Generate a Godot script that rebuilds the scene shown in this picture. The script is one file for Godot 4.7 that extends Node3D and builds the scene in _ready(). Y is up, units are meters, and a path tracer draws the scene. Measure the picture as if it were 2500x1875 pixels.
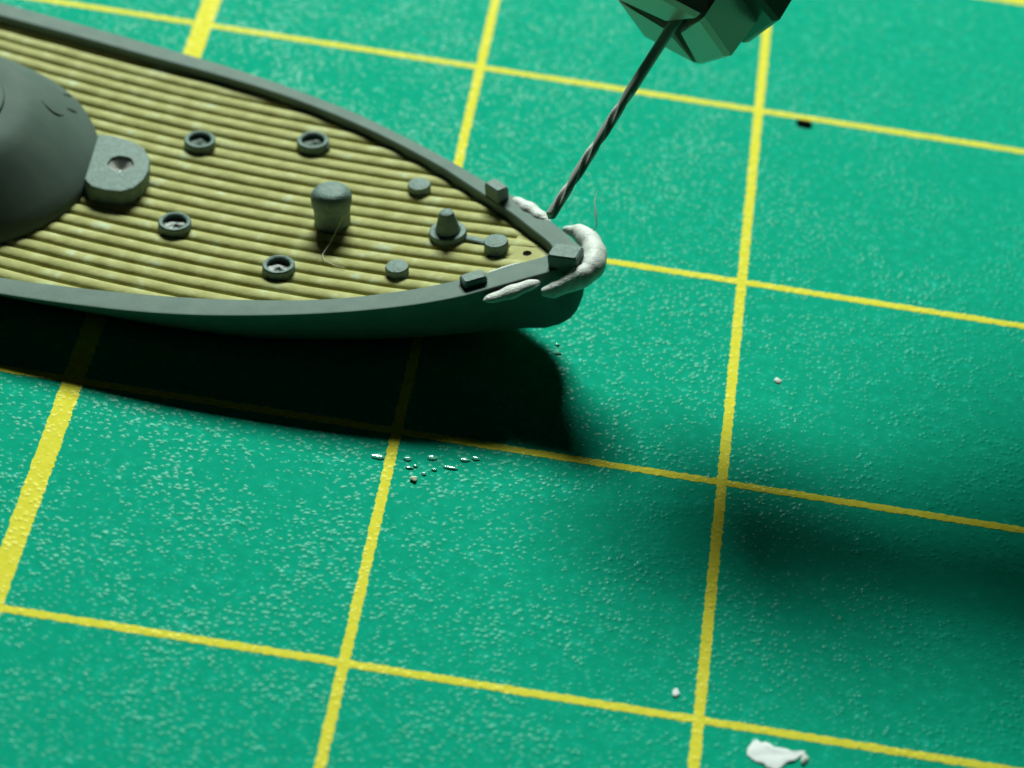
extends Node3D
# A small model ship's bow on a green cutting mat, with a pin vise and drill bit held over it.
# Every shape below is written in millimetres and committed in metres.
const MM := 0.001
var rng := RandomNumberGenerator.new()
var M := {}
var taken := {}

# ---------------------------------------------------------------- ship frame
const TIP := Vector2(24.186, 24.618)          # x, z of the bow on the mat, in mm
const PSI := 0.179                            # heading of the keel against the mat's grid
const PSI_SHEER := 0.229
const PITCH := 0.572                          # plank spacing
# half-breadths against the distance s behind the bow: outer edge of the rim and inner edge, starboard (far) and port (near)
var STAR_OUT := [[-0.75, 0.12], [-0.6, 0.42], [-0.3, 0.8], [0.0, 1.08], [0.5, 1.58], [1.2, 2.16], [2.46, 3.08], [3.43, 3.62], [4.88, 4.52], [6.6, 5.45], [8.97, 6.52], [11.0, 7.15], [13.0, 7.6], [15.0, 7.88], [18.0, 8.06], [22.0, 8.12], [46.0, 8.12]]
var STAR_IN := [[0.42, 0.36], [0.66, 0.72], [1.42, 1.38], [2.48, 2.26], [4.07, 3.36], [5.5, 4.3], [8.3, 5.68], [11.2, 6.62], [14.0, 7.08], [17.0, 7.26], [20.0, 7.32], [46.0, 7.32]]
var PORT_OUT := [[-0.75, 0.12], [-0.6, 0.36], [-0.3, 0.5], [0.0, 0.62], [0.5, 0.98], [1.2, 1.52], [1.78, 1.985], [2.49, 2.55], [3.89, 3.36], [6.17, 4.34], [9.2, 5.34], [11.4, 5.89], [13.7, 6.28], [16.0, 6.6], [20.0, 6.98], [24.0, 7.15], [46.0, 7.2]]
var PORT_IN := [[0.42, -0.34], [0.72, 0.02], [1.41, 0.52], [2.16, 1.19], [2.98, 1.78], [4.16, 2.52], [6.43, 3.6], [9.5, 4.5], [11.75, 5.0], [14.0, 5.42], [16.3, 5.8], [20.0, 6.2], [24.0, 6.36], [46.0, 6.4]]

func _ready() -> void:
	rng.seed = 7
	# camera
	var cam := Camera3D.new()
	cam.name = "camera"
	var right := Vector3(0.98750847, 0.10360949, -0.11871016)
	var up := Vector3(-0.15569935, 0.75727919, -0.63426015)
	cam.transform = Transform3D(Basis(right, up, right.cross(up)).orthonormalized(), Vector3(25.434, 60.065, 98.122) * MM)
	add_child(cam)
	var lens := CameraAttributesPhysical.new()
	lens.frustum_focal_length = 93.4
	lens.frustum_focus_distance = 0.0905
	lens.frustum_near = 0.004
	lens.frustum_far = 5.0
	lens.exposure_aperture = 76.0
	cam.attributes = lens
	cam.keep_aspect = Camera3D.KEEP_HEIGHT
	cam.fov = 14.646
	cam.near = 0.004
	cam.far = 5.0
	# the room around is dark: one desk lamp lights the mat from behind the ship
	var env := Environment.new()
	env.background_mode = Environment.BG_COLOR
	env.background_color = Color(0.004, 0.006, 0.0055).linear_to_srgb()
	env.tonemap_mode = Environment.TONE_MAPPER_LINEAR
	env.tonemap_exposure = 1.0
	env.sdfgi_enabled = true
	env.sdfgi_min_cell_size = 0.01
	env.ssao_enabled = true
	env.ssao_radius = 0.002
	env.ssil_enabled = true
	env.ssil_radius = 0.01
	var we := WorldEnvironment.new()
	we.name = "environment"
	we.environment = env
	add_child(we)
	var lamp := AreaLight3D.new()
	lamp.name = "desk_lamp"
	lamp.area_size = Vector2(0.115, 0.046)
	lamp.light_color = Color(0.86, 1.0, 0.90).linear_to_srgb()
	lamp.light_energy = 0.16
	lamp.shadow_enabled = true
	var target := Vector3(22, 2, 26)
	var from := target + Vector3(-0.25, 1.0, -1.41).normalized() * 290.0
	lamp.transform = Transform3D(Basis.looking_at((target - from).normalized(), Vector3.UP), from * MM)
	lamp.rotate_object_local(Vector3.BACK, -0.13)
	add_child(lamp)

	materials()
	cutting_mat()
	model_ship()
	pin_vise()
	small_bits()

# ---------------------------------------------------------------- materials
func col(r: float, g: float, b: float) -> Color:
	return Color(r, g, b).linear_to_srgb()

func noise_tex(freq: float, seed_: int, lo: Color, hi: Color, size := 512, type := FastNoiseLite.TYPE_SIMPLEX_SMOOTH, oct := 4) -> NoiseTexture2D:
	var n := FastNoiseLite.new()
	n.noise_type = type
	n.frequency = freq
	n.seed = seed_
	n.fractal_octaves = oct
	var t := NoiseTexture2D.new()
	t.width = size
	t.height = size
	t.seamless = true
	t.noise = n
	var g := Gradient.new()
	g.set_color(0, lo)
	g.set_color(1, hi)
	t.color_ramp = g
	return t

func tri(m: StandardMaterial3D, mm_per_tile: float, world := true) -> void:
	m.uv1_triplanar = true
	m.uv1_world_triplanar = world
	m.uv1_triplanar_sharpness = 4.0
	m.uv1_scale = Vector3.ONE / (mm_per_tile * MM)

func bumps(m: StandardMaterial3D, t: Texture2D, mm_deep: float) -> void:
	m.heightmap_enabled = true
	m.heightmap_texture = t
	m.heightmap_scale = mm_deep * 0.1        # centimetres

func pebbles(size: int, cell: float, seed_: int) -> Array:
	# rounded, irregular bumps of the mat's vinyl skin: cells with domed centres, softened, of unequal height
	var a := FastNoiseLite.new()
	a.noise_type = FastNoiseLite.TYPE_CELLULAR
	a.cellular_distance_function = FastNoiseLite.DISTANCE_EUCLIDEAN
	a.cellular_return_type = FastNoiseLite.RETURN_DISTANCE
	a.cellular_jitter = 1.0
	a.frequency = 1.0 / cell
	a.fractal_type = FastNoiseLite.FRACTAL_NONE
	a.seed = seed_
	a.domain_warp_enabled = true
	a.domain_warp_amplitude = cell * 0.6
	a.domain_warp_frequency = 0.6 / cell
	var b := FastNoiseLite.new()
	b.noise_type = FastNoiseLite.TYPE_SIMPLEX_SMOOTH
	b.frequency = 0.42 / cell
	b.fractal_octaves = 3
	b.seed = seed_ + 1
	var ia := a.get_seamless_image(size, size, false, false, 0.15, true).get_data()
	var ib := b.get_seamless_image(size, size, false, false, 0.15, true).get_data()
	b.frequency = 0.075 / cell
	b.seed = seed_ + 2
	var ic := b.get_seamless_image(size, size, false, false, 0.15, true).get_data()
	var out := PackedFloat32Array()
	out.resize(size * size)
	var polish := PackedByteArray()
	polish.resize(size * size)
	for i in size * size:
		var d := ia[i] / 255.0
		var lump := ib[i] / 255.0
		var dome := maxf(0.0, 0.02 + 0.52 * lump + 0.36 * (ic[i] / 255.0) - d)
		var top := minf(1.0, dome * dome * 3.2)
		out[i] = top + 0.22 * lump
		polish[i] = int(255.0 * lerpf(0.85, 0.24, smoothstep(0.03, 0.30, top)))
	var im := Image.create_from_data(size, size, false, Image.FORMAT_RF, out.to_byte_array())
	# the tops of the bumps are rubbed shiny, the skin between them is dull
	var gloss := Image.create_from_data(size, size, false, Image.FORMAT_L8, polish)
	return [ImageTexture.create_from_image(im), ImageTexture.create_from_image(gloss)]

func mat(rough: float, c: Color, metal := 0.0, spec := 0.5) -> StandardMaterial3D:
	var m := StandardMaterial3D.new()
	m.albedo_color = c
	m.roughness = rough
	m.metallic = metal
	m.metallic_specular = spec
	return m

func materials() -> void:
	var skins := pebbles(1024, 10.5, 3)
	var skin: ImageTexture = skins[0]
	var dust := noise_tex(0.035, 11, col(0.002, 0.36, 0.225), col(0.006, 0.42, 0.275), 1024, FastNoiseLite.TYPE_SIMPLEX_SMOOTH, 5)
	var ramp := Gradient.new()
	ramp.offsets = PackedFloat32Array([0.0, 0.72, 0.82, 0.90])
	ramp.colors = PackedColorArray([col(0.001, 0.335, 0.205), col(0.003, 0.385, 0.245), col(0.010, 0.43, 0.29), col(0.022, 0.47, 0.335)])
	dust.color_ramp = ramp
	M.mat = mat(1.0, Color.WHITE, 0.0, 0.115)
	M.mat.roughness_texture = skins[1]
	M.mat.albedo_texture = dust
	tri(M.mat, 21.0)
	bumps(M.mat, skin, 0.015)
	M.line = mat(1.0, Color.WHITE, 0.0, 0.10)
	M.line.roughness_texture = skins[1]
	M.line.albedo_texture = noise_tex(0.06, 5, col(0.74, 0.66, 0.045), col(0.88, 0.78, 0.09), 1024, FastNoiseLite.TYPE_SIMPLEX_SMOOTH, 4)
	tri(M.line, 21.0)
	bumps(M.line, skin, 0.014)
	var fine := noise_tex(0.05, 21, Color.BLACK, Color.WHITE, 512, FastNoiseLite.TYPE_SIMPLEX_SMOOTH, 5)
	M.grey = mat(0.55, Color.WHITE, 0.0, 0.18)
	M.grey.albedo_texture = noise_tex(0.012, 8, col(0.115, 0.172, 0.15), col(0.155, 0.215, 0.188), 512)
	tri(M.grey, 6.0)
	bumps(M.grey, fine, 0.003)
	M.turret = mat(0.6, Color.WHITE, 0.0, 0.15)
	M.turret.albedo_texture = noise_tex(0.010, 18, col(0.082, 0.118, 0.102), col(0.115, 0.152, 0.132), 512)
	tri(M.turret, 9.0)
	bumps(M.turret, fine, 0.0015)
	M.worn = mat(0.5, Color.WHITE, 0.0, 0.22)
	M.worn.albedo_texture = noise_tex(0.02, 9, col(0.125, 0.185, 0.165), col(0.20, 0.285, 0.255), 512)
	tri(M.worn, 3.0)
	bumps(M.worn, fine, 0.012)
	M.dark_grey = mat(0.6, col(0.03, 0.045, 0.04))
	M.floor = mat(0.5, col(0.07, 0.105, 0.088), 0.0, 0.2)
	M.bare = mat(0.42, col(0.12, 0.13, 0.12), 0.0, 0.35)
	M.tan = mat(0.62, Color.WHITE, 0.0, 0.2)
	M.tan.albedo_texture = noise_tex(0.016, 31, col(0.345, 0.33, 0.11), col(0.51, 0.48, 0.20), 512, FastNoiseLite.TYPE_SIMPLEX_SMOOTH, 5)
	var worn_paint := Gradient.new()
	worn_paint.offsets = PackedFloat32Array([0.0, 0.66, 0.80, 0.92])
	worn_paint.colors = PackedColorArray([col(0.335, 0.32, 0.105), col(0.46, 0.44, 0.175), col(0.50, 0.50, 0.24), col(0.54, 0.60, 0.40)])
	M.tan.albedo_texture.color_ramp = worn_paint
	tri(M.tan, 9.0)
	bumps(M.tan, fine, 0.010)
	M.tan_dark = mat(0.7, col(0.20, 0.20, 0.055))
	M.putty = mat(0.55, Color.WHITE)
	M.putty.albedo_texture = noise_tex(0.02, 41, col(0.54, 0.56, 0.52), col(0.76, 0.76, 0.72), 512)
	tri(M.putty, 2.5)
	bumps(M.putty, fine, 0.014)
	M.seat = mat(0.3, col(0.50, 0.49, 0.46), 0.3, 0.5)
	M.paper = mat(0.85, col(0.90, 0.92, 0.93))
	M.steel = mat(0.45, col(0.46, 0.48, 0.44), 0.3)
	M.jaw = mat(0.34, col(0.46, 0.42, 0.36), 0.6)
	M.steel_dark = mat(0.4, col(0.13, 0.12, 0.09), 0.9)
	M.brass = mat(0.28, col(0.50, 0.46, 0.30), 1.0)
	M.black = mat(0.7, col(0.006, 0.007, 0.006), 0.0, 0.06)
	M.fibre = mat(0.6, col(0.62, 0.60, 0.42))
	M.crumb = mat(0.6, col(0.62, 0.66, 0.60))
	M.glue = mat(0.08, col(0.10, 0.50, 0.36), 0.0, 0.6)

# ---------------------------------------------------------------- meshes
class Geo:
	var v := PackedVector3Array()
	var f := PackedInt32Array()          # triangles, counter-clockwise from outside

	func tri(a: int, b: int, c: int) -> void:
		f.append(a); f.append(b); f.append(c)

	func quad(a: int, b: int, c: int, d: int) -> void:
		tri(a, b, c); tri(a, c, d)

	func loft(rings: Array, closed := true, caps := true) -> void:
		var n: int = rings[0].size()
		var base := v.size()
		for r in rings:
			v.append_array(r)
		for k in rings.size() - 1:
			for j in (n if closed else n - 1):
				var a := base + k * n + j
				var b := base + k * n + (j + 1) % n
				quad(a, b, b + n, a + n)
		if closed and caps:
			for end in 2:
				var ring: PackedVector3Array = rings[0] if end == 0 else rings[-1]
				var c := Vector3.ZERO
				for p in ring:
					c += p
				var m := v.size()
				v.append(c / n)
				var o := base + (0 if end == 0 else (rings.size() - 1) * n)
				for j in n:
					if end == 0:
						tri(m, o + (j + 1) % n, o + j)
					else:
						tri(m, o + j, o + (j + 1) % n)

	func lathe(profile: Array, at: Transform3D, seg := 40) -> void:
		var rings := []
		for p in profile:
			var r := PackedVector3Array()
			for j in seg:
				var t := TAU * j / seg
				r.append(at * Vector3(p[0] * cos(t), p[1], p[0] * sin(t)))
			rings.append(r)
		loft(rings)

	func tube(path: PackedVector3Array, radii: Array, seg := 12, squash := 1.0) -> void:
		var rings := []
		for k in path.size():
			var dir := (path[mini(k + 1, path.size() - 1)] - path[maxi(k - 1, 0)]).normalized()
			var side := dir.cross(Vector3.UP)
			side = side.normalized() if side.length() > 0.05 else Vector3.RIGHT
			var top := side.cross(dir)
			var r := PackedVector3Array()
			for j in seg:
				var t := TAU * j / seg
				r.append(path[k] + (side * cos(t) + top * sin(t) * squash) * float(radii[k]))
			rings.append(r)
		loft(rings)

	func box(at: Transform3D, size: Vector3, bevel: float) -> void:
		# a box whose edges are chamfered
		var rings := []
		var h := size / 2
		for lv in [[-h.y, bevel], [-h.y + bevel, 0.0], [h.y - bevel, 0.0], [h.y, bevel]]:
			var x: float = h.x - lv[1]
			var z: float = h.z - lv[1]
			var r := PackedVector3Array()
			for c in [[1, 1, 0], [1, 1, 1], [-1, 1, 1], [-1, 1, 0], [-1, -1, 0], [-1, -1, 1], [1, -1, 1], [1, -1, 0]]:
				var bx: float = x - (bevel if c[2] == 1 else 0.0)
				var bz: float = z - (bevel if c[2] == 0 else 0.0)
				r.append(at * Vector3(c[0] * bx, lv[0], c[1] * bz))
			rings.append(r)
		loft(rings)

func commit(called: String, g: Geo, material: Material, parent: Node, origin: Vector3, crease := 40.0, closed := true) -> MeshInstance3D:
	# normals that are smooth but for edges sharper than crease; sizes go from mm to m
	var nf := g.f.size() / 3
	var volume := 0.0
	var fn := PackedVector3Array()
	fn.resize(nf)
	var at := {}
	for t in nf:
		var a := g.v[g.f[t * 3]]
		var b := g.v[g.f[t * 3 + 1]]
		var c := g.v[g.f[t * 3 + 2]]
		var n := (b - a).cross(c - a)
		fn[t] = n
		volume += (a - g.v[0]).dot(n)
		for k in 3:
			var key := g.v[g.f[t * 3 + k]].snapped(Vector3.ONE * 0.0005)
			if at.has(key):
				at[key].append(t)
			else:
				at[key] = [t]
	var flip := closed and volume < 0.0
	var verts := PackedVector3Array()
	var norms := PackedVector3Array()
	verts.resize(nf * 3)
	norms.resize(nf * 3)
	var limit := cos(deg_to_rad(crease))
	for t in nf:
		var own := fn[t].normalized()
		for k in 3:
			var p := g.v[g.f[t * 3 + k]]
			var n := Vector3.ZERO
			for o in at[p.snapped(Vector3.ONE * 0.0005)]:
				if fn[o].normalized().dot(own) > limit:
					n += fn[o]
			n = n.normalized() if n.length_squared() > 0.0 else own
			var w := t * 3 + (k if flip else 2 - k)        # Godot's front faces run clockwise
			verts[w] = (p - origin) * MM
			norms[w] = -n if flip else n
	var arrays := []
	arrays.resize(Mesh.ARRAY_MAX)
	arrays[Mesh.ARRAY_VERTEX] = verts
	arrays[Mesh.ARRAY_NORMAL] = norms
	var mesh := ArrayMesh.new()
	mesh.add_surface_from_arrays(Mesh.PRIMITIVE_TRIANGLES, arrays)
	mesh.surface_set_material(0, material)
	var o := MeshInstance3D.new()
	o.mesh = mesh
	if parent == null or parent == self:
		o.name = numbered(called)
		o.position = origin * MM
		add_child(o, true)
	else:
		o.name = called_under(parent, called)
		parent.add_child(o, true)
	return o

func numbered(called: String) -> String:
	taken[called] = taken.get(called, -1) + 1
	return called if taken[called] == 0 else "%s_%03d" % [called, taken[called]]

func called_under(parent: Node, called: String) -> String:
	var key := "%d/%s" % [parent.get_instance_id(), called]
	taken[key] = taken.get(key, -1) + 1
	return called if taken[key] == 0 else "%s_%03d" % [called, taken[key]]

func tag(o: Node, label: String, category: String, group := "") -> Node:
	o.set_meta("label", label)
	o.set_meta("category", category)
	if group:
		o.set_meta("group", group)
	return o

func thing(called: String, label: String, category: String, at: Vector3, group := "") -> Node3D:
	var o := Node3D.new()
	o.name = numbered(called)
	o.position = at * MM
	add_child(o, true)
	tag(o, label, category, group)
	return o

func wobble(p: Vector3, freq: float, seed_: int) -> float:
	return sin(p.x * freq * 1.31 + seed_) * 0.5 + sin(p.z * freq * 1.73 + seed_ * 2.3 + p.x * freq * 0.6) * 0.35 + sin(p.y * freq * 2.9 + seed_ * 5.1) * 0.15

# ---------------------------------------------------------------- cutting mat
func cutting_mat() -> void:
	var t := thing("cutting_mat", "green self healing cutting mat printed with a yellow square grid", "cutting mat", Vector3(25, 0, 25))
	var g := Geo.new()
	g.box(Transform3D(Basis(), Vector3(25, -1.5, 25)), Vector3(420, 3, 290), 0.4)
	commit("mat_sheet", g, M.mat, t, Vector3(25, 0, 25), 30.0)
	var n := FastNoiseLite.new()
	n.seed = 4
	n.frequency = 1.0
	n.noise_type = FastNoiseLite.TYPE_SIMPLEX
	for axis in 2:
		var lo := -17 if axis == 0 else -11
		var hi := 22 if axis == 0 else 16
		for k in range(lo, hi + 1):
			var wide := 0.315 if (posmod(k, 5) == 1 if axis == 0 else posmod(k, 5) == 0) else 0.150 if axis == 0 else 0.140
			var near := (k >= -1 and k <= 6)
			var line := Geo.new()
			var a := -155.0 if axis == 1 else -105.0
			var b := 225.0 if axis == 1 else 165.0
			var spots := []
			var p := a
			while p < b:
				spots.append(p)
				p += 0.055 if near and p > -8 and p < 54 else 5.0
			spots.append(b)
			var height := 0.014 if axis == 0 else 0.010
			for q in spots:
				# the ink creeps round the mat's bumps, so the edges are ragged
				var e0 := wide + n.get_noise_2d(q * 3.2, k * 17.0) * 0.036 + n.get_noise_2d(q * 7.0, k * 31.0) * 0.022
				var e1 := wide + n.get_noise_2d(q * 3.2, k * 17.0 + 400) * 0.036 + n.get_noise_2d(q * 7.0, k * 31.0 + 400) * 0.022
				for e in [[-e0 - 0.012, -0.002], [-e0, height], [e1, height], [e1 + 0.012, -0.002]]:
					line.v.append(Vector3(k * 10.0 + e[0], e[1], q) if axis == 0 else Vector3(q, e[1], k * 10.0 + e[0]))
			for s in spots.size() - 1:
				for j in 3:
					var i := s * 4 + j
					if axis == 0:
						line.quad(i, i + 4, i + 5, i + 1)
					else:
						line.quad(i, i + 1, i + 5, i + 4)
			commit("grid_line", line, M.line, t, Vector3(25, 0, 25), 60.0, false)

# ---------------------------------------------------------------- ship
func look(table: Array, s: float) -> float:
	# smooth interpolation of a half-breadth
	if s <= table[0][0]:
		return table[0][1]
	for k in table.size() - 1:
		if s <= table[k + 1][0]:
			var x0: float = table[k][0]
			var x1: float = table[k + 1][0]
			var y0: float = table[k][1]
			var y1: float = table[k + 1][1]
			var xp: float = table[maxi(k - 1, 0)][0]
			var yp: float = table[maxi(k - 1, 0)][1]
			var xn: float = table[mini(k + 2, table.size() - 1)][0]
			var yn: float = table[mini(k + 2, table.size() - 1)][1]
			var h := x1 - x0
			var u := (s - x0) / h
			var m0 := (y1 - yp) / (x1 - xp) * h
			var m1 := (yn - y0) / (xn - x0) * h
			return (2 * u * u * u - 3 * u * u + 1) * y0 + (u * u * u - 2 * u * u + u) * m0 + (3 * u * u - 2 * u * u * u) * y1 + (u * u * u - u * u) * m1
	return table[-1][1]

func plan(s: float, w: float) -> Vector2:
	return TIP + Vector2(-cos(PSI), -sin(PSI)) * s + Vector2(-sin(PSI), cos(PSI)) * w

func rim_y(x: float, z: float) -> float:
	# the sheer: the rim rises towards the bow
	var s := Vector2(x - TIP.x, z - TIP.y).dot(Vector2(-cos(PSI_SHEER), -sin(PSI_SHEER)))
	s = minf(s, 19.0)
	return 3.3617 - 0.20789 * s + 0.0054684 * s * s

func on_rim(s: float, w: float, off := 0.0) -> Vector3:
	var p := plan(s, w)
	return Vector3(p.x, rim_y(p.x, p.y) + off, p.y)

const DECK := -0.25

func on_deck(s: float, w: float, off := 0.0) -> Vector3:
	return on_rim(s, w, DECK + off)

func bottom_y(s: float) -> float:
	for k in 8:
		var a: Vector2 = [Vector2(-0.75, 2.1), Vector2(-0.66, 1.6), Vector2(-0.5, 1.3), Vector2(-0.2, 1.0), Vector2(0.2, 0.8), Vector2(0.8, 0.78), Vector2(2.5, 0.62), Vector2(5.0, 0.32), Vector2(9.0, 0.0)][k]
		var b: Vector2 = [Vector2(-0.75, 2.1), Vector2(-0.66, 1.6), Vector2(-0.5, 1.3), Vector2(-0.2, 1.0), Vector2(0.2, 0.8), Vector2(0.8, 0.78), Vector2(2.5, 0.62), Vector2(5.0, 0.32), Vector2(9.0, 0.0)][k + 1]
		if s <= b.x:
			return lerpf(a.y, b.y, clampf((s - a.x) / (b.x - a.x), 0, 1))
	return 0.0

func hull_stations() -> Array:
	var out := []
	var s := -0.75
	while s < 46.0:
		out.append(s)
		s += 0.08 if s < 1.0 else 0.3 if s < 24.0 else 2.0
	out.append(46.0)
	return out

func model_ship() -> void:
	var base := Vector3(8, 0, 22)
	var ship := thing("model_ship", "grey plastic model ship with a grooved tan deck and white putty round its bow", "model ship", base)
	# hull: a loft of cross-sections, from starboard rim down, under the bottom and up to the port rim
	var rings := []
	for s in hull_stations():
		var r := PackedVector3Array()
		var yb := bottom_y(s)
		var fine := clampf((s + 0.75) / 9.0, 0.0, 1.0)
		for side in [-1, 1]:
			var top_w: float = look(STAR_OUT, s) if side < 0 else look(PORT_OUT, s)
			var levels := [1.0, 0.94, 0.6, 0.3, 0.08, 0.0]
			if side > 0:
				levels.reverse()
			for t in levels:
				var flare := lerpf(0.55, 0.72, fine)
				var k := lerpf(flare, 1.0, pow(t, 0.8))
				if t < 0.05:
					k -= minf(0.06, 0.1 * top_w)
				var p := plan(s, side * top_w * k)
				var y := lerpf(yb, rim_y(p.x, p.y), t)
				if t == 1.0:
					p = plan(s, side * (top_w - 0.04))
				r.append(Vector3(p.x, y, p.y))
		# the deck bed closes the section a little below the planks
		rings.append(r)
	var hull := Geo.new()
	# outside only (open along the rim): the rim and the deck close it
	hull.loft(rings, false)
	var n: int = rings[0].size()
	for end in 2:
		var o := 0 if end == 0 else (rings.size() - 1) * n
		for j in range(1, n / 2):
			var a := o + j - 1
			var b := o + j
			var c := o + n - 1 - j
			var d := o + n - j
			if end == 0:
				hull.quad(a, b, c, d)
			else:
				hull.quad(a, d, c, b)
	commit("hull", hull, M.grey, ship, base, 50.0, false)
	# rim: a low raised edge, both sides, solid at the bow
	for side in [-1, 1]:
		var strip := []
		var s := -0.75
		while s < 46.0:
			var wo: float = side * (look(STAR_OUT, s) if side < 0 else look(PORT_OUT, s))
			var wi: float
			if s < 0.42:
				wi = -0.35 if s > -0.1 else -0.0
				wi = lerpf(0.0, -0.35, clampf((s + 0.75) / 1.1, 0, 1))
			else:
				wi = side * (look(STAR_IN, s) if side < 0 else look(PORT_IN, s))
			var r := PackedVector3Array()
			var e: float = side * minf(0.05, absf(wo - wi) * 0.2)
			r.append(on_rim(s, wo - e * 0.8, -0.001))
			r.append(on_rim(s, wo - e * 2.0, 0.022))
			r.append(on_rim(s, wi + e, 0.016))
			r.append(on_rim(s, wi, -0.02))
			r.append(on_rim(s, wi, -0.42 if s >= 0.42 else -0.06))
			strip.append(r)
			s += 0.06 if s < 1.0 else 0.2 if s < 24.0 else 2.0
		var g := Geo.new()
		g.loft(strip, false)
		if side < 0:
			for t in g.f.size() / 3:
				var x := g.f[t * 3]
				g.f[t * 3] = g.f[t * 3 + 1]
				g.f[t * 3 + 1] = x
		commit("rim", g, M.grey, ship, base, 35.0, false)
	deck(ship, base)
	turret(ship, base)
	fittings(ship, base)

func deck(ship: Node3D, base: Vector3) -> void:
	var bed := Geo.new()
	var rows := []
	var s := 0.42
	while s < 46.0:
		var r := PackedVector3Array()
		var a := -look(STAR_IN, s)
		var b := look(PORT_IN, s)
		for j in 9:
			r.append(on_deck(s, lerpf(a, b, j / 8.0), -0.125))
		rows.append(r)
		s += 0.15 if s < 3.0 else 0.5 if s < 24.0 else 2.0
	bed.loft(rows, false)
	for t in bed.f.size() / 3:
		var x := bed.f[t * 3]
		bed.f[t * 3] = bed.f[t * 3 + 1]
		bed.f[t * 3 + 1] = x
	var d := commit("deck", bed, M.tan_dark, ship, base, 60.0, false)
	# planks, each with its rounded back
	var k0 := -13
	for k in range(k0, 13):
		var mid := k * PITCH + 0.12
		var half := PITCH / 2 - 0.012
		var across := []
		for u in [-1.0, -0.86, -0.6, -0.25, 0.2, 0.55, 0.82, 1.0]:
			across.append([mid + u * half, -0.105 * pow(absf(u), 2.9) - (0.0 if absf(u) < 1.0 else 0.02)])
		var starts := []
		var any := false
		for e in across:
			var st := start_of(e[0])
			starts.append(st)
			if st < 44.0:
				any = true
		if not any:
			continue
		var first := 99.0
		for st in starts:
			first = minf(first, st)
		var cuts := PackedFloat32Array()
		var c := 0.0
		while c < 1.0:
			cuts.append(c)
			c += 0.006 if c < 0.06 else 0.014 if c < 0.55 else 0.1
		cuts.append(1.0)
		var lift := rng.randf_range(-0.012, 0.012)
		var g := Geo.new()
		var strips := []
		for cc in cuts:
			var r := PackedVector3Array()
			for i in across.size():
				var st: float = minf(starts[i], 45.0)
				var sv := lerpf(st, 45.8, cc)
				var p := on_deck(sv, across[i][0], across[i][1] + lift)
				p.y += 0.010 * wobble(p, 2.6, k)
				# ends round down where they meet the rim
				if cc == 0.0:
					p.y -= 0.07
				r.append(p)
			strips.append(r)
		g.loft(strips, false)
		for t in g.f.size() / 3:
			var x := g.f[t * 3]
			g.f[t * 3] = g.f[t * 3 + 1]
			g.f[t * 3 + 1] = x
		commit("deck_plank", g, M.tan, d, base, 60.0, false)

func start_of(w: float) -> float:
	# how far behind the bow the deck reaches out to w
	var s := 1.62 if w > -0.85 and w < -0.15 else 0.95
	while s < 45.0:
		if w > -look(STAR_IN, s) + 0.02 and w < look(PORT_IN, s) - 0.02:
			return s
		s += 0.02
	return 45.0

func upright(p: Vector3, turn := 0.0) -> Transform3D:
	# stands square on the sloping deck
	var dx := rim_y(p.x + 0.1, p.z) - rim_y(p.x - 0.1, p.z)
	var dz := rim_y(p.x, p.z + 0.1) - rim_y(p.x, p.z - 0.1)
	var up := Vector3(-dx / 0.2, 1, -dz / 0.2).normalized()
	var x := Vector3(cos(PSI + turn), 0, sin(PSI + turn))
	x = (x - up * x.dot(up)).normalized()
	return Transform3D(Basis(x, up, x.cross(up)), p)

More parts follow.
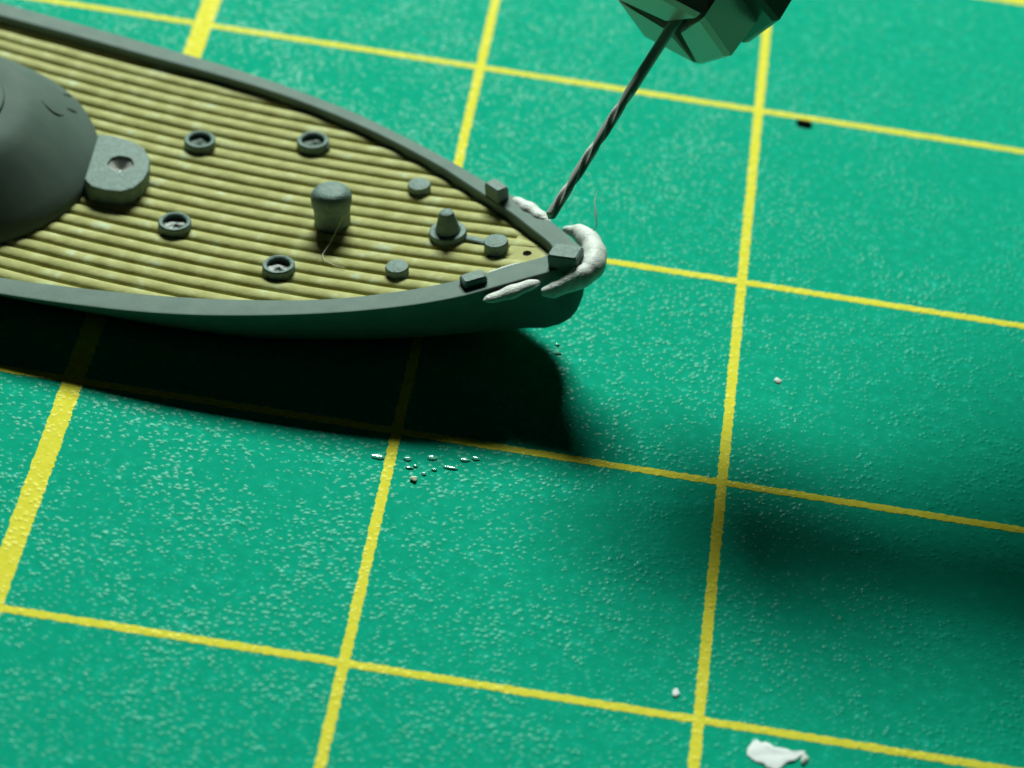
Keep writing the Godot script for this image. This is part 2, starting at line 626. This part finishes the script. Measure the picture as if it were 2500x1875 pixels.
func turret(ship: Node3D, base: Vector3) -> void:
	var at := upright(on_deck(21.147, 0.349))
	var g := Geo.new()
	g.lathe([[5.32, -0.4], [5.35, 0.06], [5.32, 0.16], [5.24, 0.33], [4.95, 0.60], [4.5, 0.99], [3.95, 1.44], [3.5, 1.80], [3.2, 1.99], [2.9, 2.09], [2.6, 2.12], [2.1, 2.13]], at, 128)
	var b := commit("gun_turret_base", g, M.turret, ship, base, 80.0)
	# raised ring round the hole for the gun house
	g = Geo.new()
	g.lathe([[2.28, 1.9], [2.28, 2.18], [2.22, 2.23], [1.9, 2.23], [1.84, 2.17], [1.84, 1.8]], at, 64)
	commit("turret_ring", g, M.turret, b, base, 60.0)
	# engraved marks on the slope
	for a in [[3.46, -0.51, 3.79, -0.415, 4.18, -0.495], [4.60, -0.87, 4.85, -0.89, 5.11, -0.93], [4.36, -0.63, 4.55, -0.638, 4.75, -0.66]]:
		var path := PackedVector3Array()
		for j in 11:
			var u := j / 10.0
			var rr: float = lerpf(lerpf(a[0], a[2], u), lerpf(a[2], a[4], u), u)
			var th: float = lerpf(lerpf(a[1], a[3] + 0.05 * (1.0 if a[0] < 4.0 else 0.0), u), lerpf(a[3] + 0.05 * (1.0 if a[0] < 4.0 else 0.0), a[5], u), u)
			var yy := 1.63
			for seg in [[3.3, 1.95, 3.95, 1.44], [3.95, 1.44, 4.5, 0.99], [4.5, 0.99, 4.95, 0.60], [4.95, 0.60, 5.24, 0.33]]:
				if rr >= seg[0]:
					yy = lerpf(seg[1], seg[3], (rr - seg[0]) / (seg[2] - seg[0]))
			path.append(at * Vector3(rr * cos(th), yy, rr * sin(th)))
		g = Geo.new()
		g.tube(path, [0.012, 0.024, 0.034, 0.04, 0.044, 0.045, 0.044, 0.04, 0.034, 0.024, 0.012], 8)
		commit("engraved_mark", g, M.dark_grey, b, base)
	# D-shaped block in front, with a drilled hole
	var outline := [Vector2(16.42, -2.05), Vector2(15.95, -2.16), Vector2(15.32, -2.12), Vector2(14.78, -1.93), Vector2(14.36, -1.45), Vector2(14.12, -0.80), Vector2(14.08, -0.2), Vector2(14.2, 0.30), Vector2(14.5, 0.62), Vector2(15.03, 0.74), Vector2(15.5, 0.71), Vector2(15.85, 0.42)]
	var ring_of := func(grow: float, y: float) -> PackedVector3Array:
		var c := Vector2(15.15, -0.7)
		var r := PackedVector3Array()
		for i in outline.size():
			# two points to a corner smooths the round end
			for h in 2:
				var q: Vector2 = outline[i].lerp(outline[(i + 1) % outline.size()], h * 0.5)
				q = c + (q - c) * (1.0 + grow)
				r.append(on_deck(q.x, q.y, y))
		return r
	var hole := func(rad: float, y: float) -> PackedVector3Array:
		var r := PackedVector3Array()
		var c := Vector2(15.1, -0.78)
		var a0: float = (outline[0] - c).angle()
		var turn: float = signf(angle_difference(a0, (outline[1] - c).angle()))
		for i in outline.size() * 2:
			var a: float = a0 + turn * TAU * i / (outline.size() * 2.0)
			var wob := 1.0 + 0.03 * sin(i * 1.7)
			r.append(on_deck(c.x + cos(a) * rad * wob, c.y + sin(a) * rad * wob, y))
		return r
	g = Geo.new()
	g.loft([ring_of.call(0.03, -0.2), ring_of.call(0.01, 0.44), ring_of.call(-0.015, 0.51), ring_of.call(-0.06, 0.535), hole.call(0.43, 0.54), hole.call(0.405, 0.515), hole.call(0.39, 0.1)], true, false)
	var blk := commit("capstan_block", g, M.worn, b, base, 38.0, false)
	g = Geo.new()
	g.loft([hole.call(0.383, 0.05), hole.call(0.385, 0.47), hole.call(0.31, 0.43), hole.call(0.18, 0.32), hole.call(0.05, 0.25)])
	commit("drilled_seat", g, M.seat, blk, base, 60.0)

func fittings(ship: Node3D, base: Vector3) -> void:
	# four open ring hatches
	var k := 0
	for c in [[13.38, -3.42, 0.52], [9.86, -4.62, 0.53], [12.43, 1.135, 0.53], [8.50, 2.265, 0.515]]:
		var at := upright(on_deck(c[0], c[1]), k * 1.3)
		var r: float = c[2]
		var g := Geo.new()
		g.lathe([[r, -0.2], [r, 0.19], [r - 0.04, 0.235], [r - 0.10, 0.24], [r - 0.15, 0.205], [r - 0.17, -0.05]], at, 40)
		var ring := commit("ring_hatch", g, M.worn, ship, base, 40.0)
		# the dimpled floor inside it
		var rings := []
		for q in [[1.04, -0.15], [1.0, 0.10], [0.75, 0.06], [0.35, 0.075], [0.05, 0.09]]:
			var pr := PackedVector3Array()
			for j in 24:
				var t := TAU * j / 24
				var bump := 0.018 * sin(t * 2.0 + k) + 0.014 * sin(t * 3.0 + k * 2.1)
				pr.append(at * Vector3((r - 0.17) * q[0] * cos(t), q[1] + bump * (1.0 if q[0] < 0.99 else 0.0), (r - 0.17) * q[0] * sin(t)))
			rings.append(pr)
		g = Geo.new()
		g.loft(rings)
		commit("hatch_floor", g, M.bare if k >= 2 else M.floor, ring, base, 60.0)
		k += 1
	# the peg beside the second ring
	var peg := Geo.new()
	peg.tube(PackedVector3Array([on_deck(9.55, -4.5, 0.08), on_deck(9.35, -4.52, 0.09), on_deck(9.22, -4.5, 0.05)]), [0.10, 0.07, 0.02], 10)
	commit("peg", peg, M.worn, ship, base)
	# mushroom ventilator
	var vat := upright(on_deck(7.786, -0.712), 0.3)
	var vg := Geo.new()
	vg.lathe([[0.575, -0.2], [0.58, 0.10], [0.575, 0.35], [0.60, 0.55], [0.645, 0.74], [0.66, 0.92], [0.63, 1.06], [0.54, 1.17], [0.44, 1.22], [0.3, 1.235], [0.05, 1.24]], vat, 40)
	commit("mushroom_ventilator", vg, M.worn, ship, base, 60.0)
	# low round bollards
	for c in [[5.695, -3.171, 0.375, 0.22], [4.92, 1.376, 0.37, 0.22], [2.303, -0.529, 0.39, 0.30]]:
		var g := Geo.new()
		var r: float = c[2]
		g.lathe([[r * 0.98, -0.2], [r, c[3] - 0.05], [r * 0.93, c[3] - 0.005], [r * 0.8, c[3]], [r * 0.35, c[3] + 0.015]], upright(on_deck(c[0], c[1])), 32)
		commit("bollard", g, M.worn, ship, base, 45.0)
	# capstan: a cone on a flat ring
	var g2 := Geo.new()
	g2.lathe([[0.60, -0.2], [0.60, 0.13], [0.575, 0.17], [0.44, 0.18], [0.40, 0.15], [0.38, 0.24], [0.345, 0.42], [0.29, 0.62], [0.235, 0.80], [0.215, 0.86], [0.16, 0.885], [0.05, 0.89]], upright(on_deck(4.008, -0.923)), 40)
	commit("capstan", g2, M.worn, ship, base, 40.0)
	var link := Geo.new()
	link.tube(PackedVector3Array([on_deck(3.5, -0.95, -0.02), on_deck(3.0, -0.84, 0.0), on_deck(2.6, -0.76, -0.02)]), [0.13, 0.14, 0.12], 12, 0.3)
	commit("chain_link", link, M.worn, ship, base)
	# the plate with the hawse hole at the very front of the deck
	var rows := []
	for y in [-0.15, -0.06, -0.03]:
		var r := PackedVector3Array()
		for q in [[1.85, -1.52], [1.45, -1.32], [1.0, -0.94], [0.62, -0.60], [0.50, -0.36], [0.62, -0.10], [1.0, 0.14], [1.5, 0.42], [1.85, 0.62], [1.95, 0.0], [1.95, -0.8]]:
			var c := Vector2(1.35, -0.45)
			var p := c + (Vector2(q[0], q[1]) - c) * (0.97 if y > -0.05 else 1.0)
			r.append(on_deck(p.x, p.y, y - 0.02))
		rows.append(r)
	var hr := PackedVector3Array()
	for q in [[1.85, -1.52], [1.45, -1.32], [1.0, -0.94], [0.62, -0.60], [0.50, -0.36], [0.62, -0.10], [1.0, 0.14], [1.5, 0.42], [1.85, 0.62], [1.95, 0.0], [1.95, -0.8]]:
		var d := (Vector2(q[0], q[1]) - Vector2(1.3, -0.5)).normalized()
		hr.append(on_deck(1.3 + d.x * 0.15, -0.5 + d.y * 0.15, -0.035))
	rows.append(hr)
	var hr2 := PackedVector3Array()
	for p in hr:
		hr2.append(p - Vector3(0, 0.3, 0))
	rows.append(hr2)
	var plate := Geo.new()
	plate.loft(rows, true, false)
	var pl := commit("bow_plate", plate, M.tan, ship, base, 40.0, false)
	var dark := Geo.new()
	dark.lathe([[0.14, -0.35], [0.14, -0.075], [0.05, -0.075]], upright(on_deck(1.3, -0.5)), 24)
	commit("hawse_hole", dark, M.black, pl, base)
	# fairlead blocks on the rim and the block at the stem
	for c in [[3.06, -3.0, 0.74, 0.46, 0.46, 0.62], [2.36, 1.74, 0.76, 0.50, 0.26, -0.68]]:
		var g := Geo.new()
		var at := upright(on_rim(c[0], c[1]))
		at.basis = at.basis * Basis(Vector3.UP, -c[5])
		at.origin += at.basis.y * (c[4] / 2 - 0.12)
		g.box(at, Vector3(c[2], c[4] + 0.24, c[3]), 0.05)
		commit("fairlead_block", g, M.worn, ship, base, 30.0)
	var st := Geo.new()
	var sat := upright(on_rim(-0.13, 0.20), 0.06)
	sat.origin += sat.basis.y * 0.1
	st.box(sat, Vector3(0.96, 0.74, 0.74), 0.05)
	commit("stem_block", st, M.worn, ship, base, 30.0)
	# white putty: the bead round the bow, the ridge on the far side, the ridge on the near side
	var bead := PackedVector3Array()
	var rad := []
	var pts := [[0.52, -1.78], [0.2, -1.72], [-0.1, -1.62], [-0.55, -1.12], [-0.86, -0.45], [-0.92, 0.22], [-0.72, 0.72], [-0.38, 1.0], [-0.02, 1.24], [0.28, 1.38]]
	var wide := [0.08, 0.22, 0.32, 0.36, 0.39, 0.39, 0.35, 0.30, 0.25, 0.10]
	for i in 64:
		var u := i / 63.0 * (pts.size() - 1)
		var a := mini(int(u), pts.size() - 2)
		var f := u - a
		var w0 := Vector2(pts[maxi(a - 1, 0)][0], pts[maxi(a - 1, 0)][1])
		var w1 := Vector2(pts[a][0], pts[a][1])
		var w2 := Vector2(pts[a + 1][0], pts[a + 1][1])
		var w3 := Vector2(pts[mini(a + 2, pts.size() - 1)][0], pts[mini(a + 2, pts.size() - 1)][1])
		var q := w1.cubic_interpolate(w2, w0, w3, f)
		var p := on_rim(q.x, q.y, -0.12 - 0.12 * clampf(u - 6.0, 0, 2))
		bead.append(p)
		rad.append(lerpf(wide[a], wide[a + 1], f) * (1.0 + 0.09 * wobble(p, 5.0, 3) + 0.05 * wobble(p, 14.0, 6)))
	var pg := Geo.new()
	pg.tube(bead, rad, 18, 0.9)
	commit("putty_bead", pg, M.putty, ship, base, 80.0)
	var ridge := PackedVector3Array()
	var rr := []
	for i in 24:
		var u := i / 23.0
		var s := lerpf(2.55, 0.95, u)
		ridge.append(on_rim(s, -look(STAR_OUT, s) + 0.07, -0.07))
		rr.append((0.05 + 0.22 * sin(PI * clampf(u * 1.05, 0, 1)) ** 0.5) * (1.0 + 0.1 * sin(u * 19.0)))
	pg = Geo.new()
	pg.tube(ridge, rr, 14, 0.75)
	commit("putty_ridge", pg, M.putty, ship, base, 80.0)
	ridge = PackedVector3Array()
	rr = []
	for i in 24:
		var u := i / 23.0
		var s := lerpf(1.85, 0.42, u)
		ridge.append(on_rim(s, lerpf(2.34, 1.05, u) - 0.05 * sin(PI * u), -0.2 - 0.03 * sin(u * 5.0)))
		rr.append(0.02 + 0.26 * sqrt(maxf(sin(PI * u), 0.0)) * (1.0 + 0.08 * sin(u * 17.0)))
	pg = Geo.new()
	pg.tube(ridge, rr, 14, 0.6)
	commit("putty_ridge", pg, M.putty, ship, base, 80.0)
	# shiny smear of cement on the near rim
	var sm := PackedVector3Array()
	for i in 12:
		var s := lerpf(2.1, 1.25, i / 11.0)
		sm.append(on_rim(s, look(PORT_IN, s) + 0.03, 0.0))
	pg = Geo.new()
	pg.tube(sm, [0.01, 0.04, 0.05, 0.04, 0.05, 0.055, 0.05, 0.05, 0.045, 0.04, 0.03, 0.01], 10, 0.6)
	commit("cement_smear", pg, M.crumb, ship, base, 80.0)

# ---------------------------------------------------------------- pin vise
func pin_vise() -> void:
	var tip := Vector3(23.55, 5.4, 25.4)
	var axis := Vector3(0.379, 0.515, -0.769).normalized()
	var t := thing("pin_vise", "steel pin vise holding a thin twist drill bit above the ship's bow", "pin vise", tip)
	var side := axis.cross(Vector3.UP).normalized()
	var b := Basis(side, axis, side.cross(axis))
	var at := Transform3D(b, tip)
	# the bit: two flutes twisted along it, then a plain shank
	var rings := []
	var L := 5.0
	for i in 121:
		var y := L * i / 120.0
		var twist := y / 3.1 * TAU
		var depth := 0.12 * clampf((L - y) / 0.8, 0.0, 1.0)
		var point := clampf(y / 0.10, 0.08, 1.0)
		var r := PackedVector3Array()
		for j in 28:
			var th := TAU * j / 28
			var flute := pow(maxf(0.0, cos(2.0 * (th - twist))), 1.6)
			var rad := (0.166 - depth * flute) * point
			r.append(at * Vector3(rad * cos(th), y, rad * sin(th)))
		rings.append(r)
	var g := Geo.new()
	g.loft(rings)
	var bit := commit("drill_bit", g, M.steel, t, tip, 35.0)
	g = Geo.new()
	g.lathe([[0.14, 4.7], [0.17, 5.0], [0.172, 8.6]], at, 28)
	commit("shank", g, M.steel, bit, tip, 40.0)
	# nose: three jaws of a hexagonal collet with slots between
	var front := 7.35
	for k in 3:
		var a0 := TAU * k / 3.0 + 0.35 + PI / 2.0
		g = Geo.new()
		var rr := []
		for lv in [[front + 0.05, 1.86, 0.24], [front, 1.80, 0.3], [front, 1.80, 0.28], [front + 0.14, 2.0, 0.2], [front + 2.0, 2.12, 0.2]]:
			var r := PackedVector3Array()
			var gap := 0.09
			for c in [[0.0, lv[2]], [-1.0, lv[1]], [0.0, lv[1]], [1.0, lv[1]]]:
				var ang: float = a0 + c[0] * PI / 3.0
				var p := Vector3(c[1] * cos(ang), lv[0], c[1] * sin(ang))
				p += Vector3(cos(a0), 0, sin(a0)) * gap
				r.append(at * p)
			rr.append(r)
		rr.remove_at(0)
		rr.remove_at(0)
		g.loft(rr)
		commit("collet_jaw", g, M.jaw, t, tip, 25.0)
	# clamping nut, with the lit shoulder behind the jaws, then the knurled handle
	g = Geo.new()
	var y0 := front + 1.55
	g.lathe([[0.5, y0 + 0.1], [1.9, y0], [2.75, y0 + 0.02], [2.92, y0 + 0.18], [2.9, y0 + 1.4], [1.9, y0 + 2.4], [1.5, y0 + 5.2], [1.2, y0 + 5.25]], at, 6)
	commit("clamping_nut", g, M.steel_dark, t, tip, 25.0)
	rings = []
	for lv in [[y0 + 5.2, 1.2], [y0 + 5.5, 1.4], [y0 + 6.5, 1.5], [y0 + 12.0, 1.6], [y0 + 22.0, 3.8], [y0 + 28.0, 4.6], [y0 + 66.0, 4.6], [y0 + 72.0, 4.0], [y0 + 74.0, 2.6]]:
		var r := PackedVector3Array()
		for j in 72:
			var th := TAU * j / 72
			var rad: float = lv[1] * (1.0 + (0.03 if j % 2 == 0 else 0.0))
			r.append(at * Vector3(rad * cos(th), lv[0], rad * sin(th)))
		rings.append(r)
	g = Geo.new()
	g.loft(rings)
	commit("handle", g, M.steel_dark, t, tip, 25.0)

# ---------------------------------------------------------------- small loose things
func blob(centre: Vector3, size: Vector3, seed_: int, rough := 0.25) -> Geo:
	var g := Geo.new()
	var rings := []
	for i in range(1, 10):
		var ph := PI * i / 10.0
		var r := PackedVector3Array()
		for j in 16:
			var th := TAU * j / 16
			var n := Vector3(sin(ph) * cos(th), -cos(ph), sin(ph) * sin(th))
			var k := 1.0 + rough * wobble(n, 3.0, seed_)
			r.append(centre + n * size * k)
		rings.append(r)
	g.loft(rings)
	return g

func small_bits() -> void:
	# torn scrap of white paper by the grid line
	var g := Geo.new()
	var edge := [Vector2(-0.72, -0.04), Vector2(-0.59, -0.34), Vector2(-0.50, -0.43), Vector2(-0.37, -0.33), Vector2(-0.24, -0.39), Vector2(-0.13, -0.35), Vector2(-0.04, -0.26), Vector2(0.16, -0.26), Vector2(0.33, -0.26), Vector2(0.50, -0.20), Vector2(0.57, -0.09), Vector2(0.74, -0.23), Vector2(0.80, -0.29), Vector2(0.76, -0.13), Vector2(0.59, 0.13), Vector2(0.41, 0.22), Vector2(0.31, 0.31), Vector2(0.22, 0.45), Vector2(0.10, 0.58), Vector2(-0.02, 0.56), Vector2(-0.16, 0.54), Vector2(-0.25, 0.43), Vector2(-0.46, 0.38), Vector2(-0.59, 0.29), Vector2(-0.72, 0.19)]
	var rings := []
	for lv in [[1.0, 0.008], [1.02, 0.03], [0.95, 0.05], [0.55, 0.06], [0.25, 0.05]]:
		var r := PackedVector3Array()
		for i in edge.size() * 2:
			var q: Vector2 = edge[i / 2].lerp(edge[(i / 2 + 1) % edge.size()], 0.5 * (i % 2))
			var p := Vector3(32.15 + q.x * lv[0], lv[1], 40.85 + q.y * lv[0])
			p.y += 0.02 * wobble(p, 6.0, 2) * (1.0 if lv[0] < 1.0 else 0.0)
			r.append(p)
		rings.append(r)
	g.loft(rings)
	tag(commit("paper_scrap", g, M.paper, self, Vector3(32.05, 0, 40.72), 60.0), "torn white scrap lying just below a yellow grid line", "scrap")
	tag(commit("paper_crumb", blob(Vector3(33.0, 0.03, 40.85), Vector3(0.10, 0.06, 0.24), 3, 0.4), M.crumb, self, Vector3(33.0, 0, 40.85)), "thin pale sliver beside the torn white scrap", "crumb")
	tag(commit("dark_speck", blob(Vector3(31.64, 0.06, 10.42), Vector3(0.24, 0.08, 0.15), 5, 0.4), M.black, self, Vector3(31.64, 0, 10.45)), "dark crumb touching a yellow line behind the drill", "crumb")
	tag(commit("white_speck", blob(Vector3(29.29, 0.02, 39.13), Vector3(0.12, 0.035, 0.16), 8, 0.3), M.paper, self, Vector3(29.29, 0, 39.13)), "tiny white speck left of the line crossing above the torn scrap", "crumb")
	tag(commit("white_speck", blob(Vector3(31.44, 0.02, 24.78), Vector3(0.13, 0.035, 0.12), 9, 0.3), M.crumb, self, Vector3(31.44, 0, 24.78)), "tiny pale speck alone in the square right of the bow", "crumb")
	tag(commit("tan_speck", blob(Vector3(20.82, 0.05, 32.05), Vector3(0.10, 0.05, 0.10), 12, 0.3), M.fibre, self, Vector3(20.82, 0, 32.05)), "tiny tan crumb in front of the row of clear droplets", "crumb")
	# beads of clear cement that fell in front of the hull
	var k := 0
	for c in [[19.62, 31.29, 0.24, 0.15], [20.5, 31.17, 0.16, 0.12], [21.22, 30.96, 0.19, 0.13], [22.2, 30.82, 0.18, 0.12], [22.52, 30.68, 0.14, 0.11], [21.83, 31.28, 0.24, 0.09], [21.36, 31.47, 0.10, 0.09], [21.08, 31.72, 0.09, 0.10], [20.62, 31.57, 0.15, 0.06], [20.78, 31.45, 0.09, 0.08], [24.37, 24.71, 0.10, 0.07], [24.43, 25.15, 0.13, 0.05]]:
		var o := commit("glue_droplet", blob(Vector3(c[0], 0.012, c[1]), Vector3(c[2] * 0.9, 0.035, c[3] * 0.9), k, 0.15), M.glue, self, Vector3(c[0], 0, c[1]), 80.0)
		tag(o, [
			"clear cement bead alone on the left side of the yellow line before the hull",
			"clear cement bead just right of the yellow line, nearest to it",
			"clear cement bead in the back row, second to the right of the yellow line",
			"clear cement bead in the back row, next to the rightmost one",
			"rightmost small clear cement bead of the scatter before the hull's shadow",
			"longest clear cement bead, at the front middle of the scatter",
			"small clear cement bead just left of the longest bead",
			"clear cement bead lying nearest to the tan crumb",
			"flat clear cement bead in front of the one nearest the yellow line",
			"tiny clear cement bead touching the back of the flat bead",
			"small clear cement bead on the mat close under the stem",
			"wider flat cement bead on the mat in front of the small one under the stem",
		][k], "droplet", "clear cement beads in front of the hull" if k < 10 else "clear cement beads under the stem")
		k += 1
	# fibres
	var hair := PackedVector3Array()
	for p in [[7.25, -0.05, 0.75], [7.32, 0.35, 0.45], [7.38, 0.8, 0.2], [7.45, 1.2, 0.08], [7.3, 1.45, 0.06], [6.9, 1.62, 0.05], [6.55, 1.66, 0.05]]:
		hair.append(on_deck(p[0], p[1], p[2]))
	g = Geo.new()
	g.tube(hair, [0.014, 0.014, 0.014, 0.014, 0.014, 0.014, 0.012], 6)
	tag(commit("stray_fibre", g, M.fibre, self, on_deck(7.3, 1.0), 80.0), "fine pale fibre hanging from the mushroom ventilator onto the deck", "fibre")
	hair = PackedVector3Array()
	for p in [[-0.45, -1.35, 0.05], [-0.55, -1.62, 0.25], [-0.38, -2.0, 0.5], [-0.22, -2.35, 0.7], [-0.2, -2.75, 0.85]]:
		hair.append(on_rim(p[0], p[1], p[2]))
	g = Geo.new()
	g.tube(hair, [0.012, 0.018, 0.035, 0.015, 0.008], 8)
	tag(commit("putty_whisker", g, M.crumb, self, on_rim(-0.4, -1.4), 80.0), "wispy curl of shaved putty standing off the bow bead", "shaving")
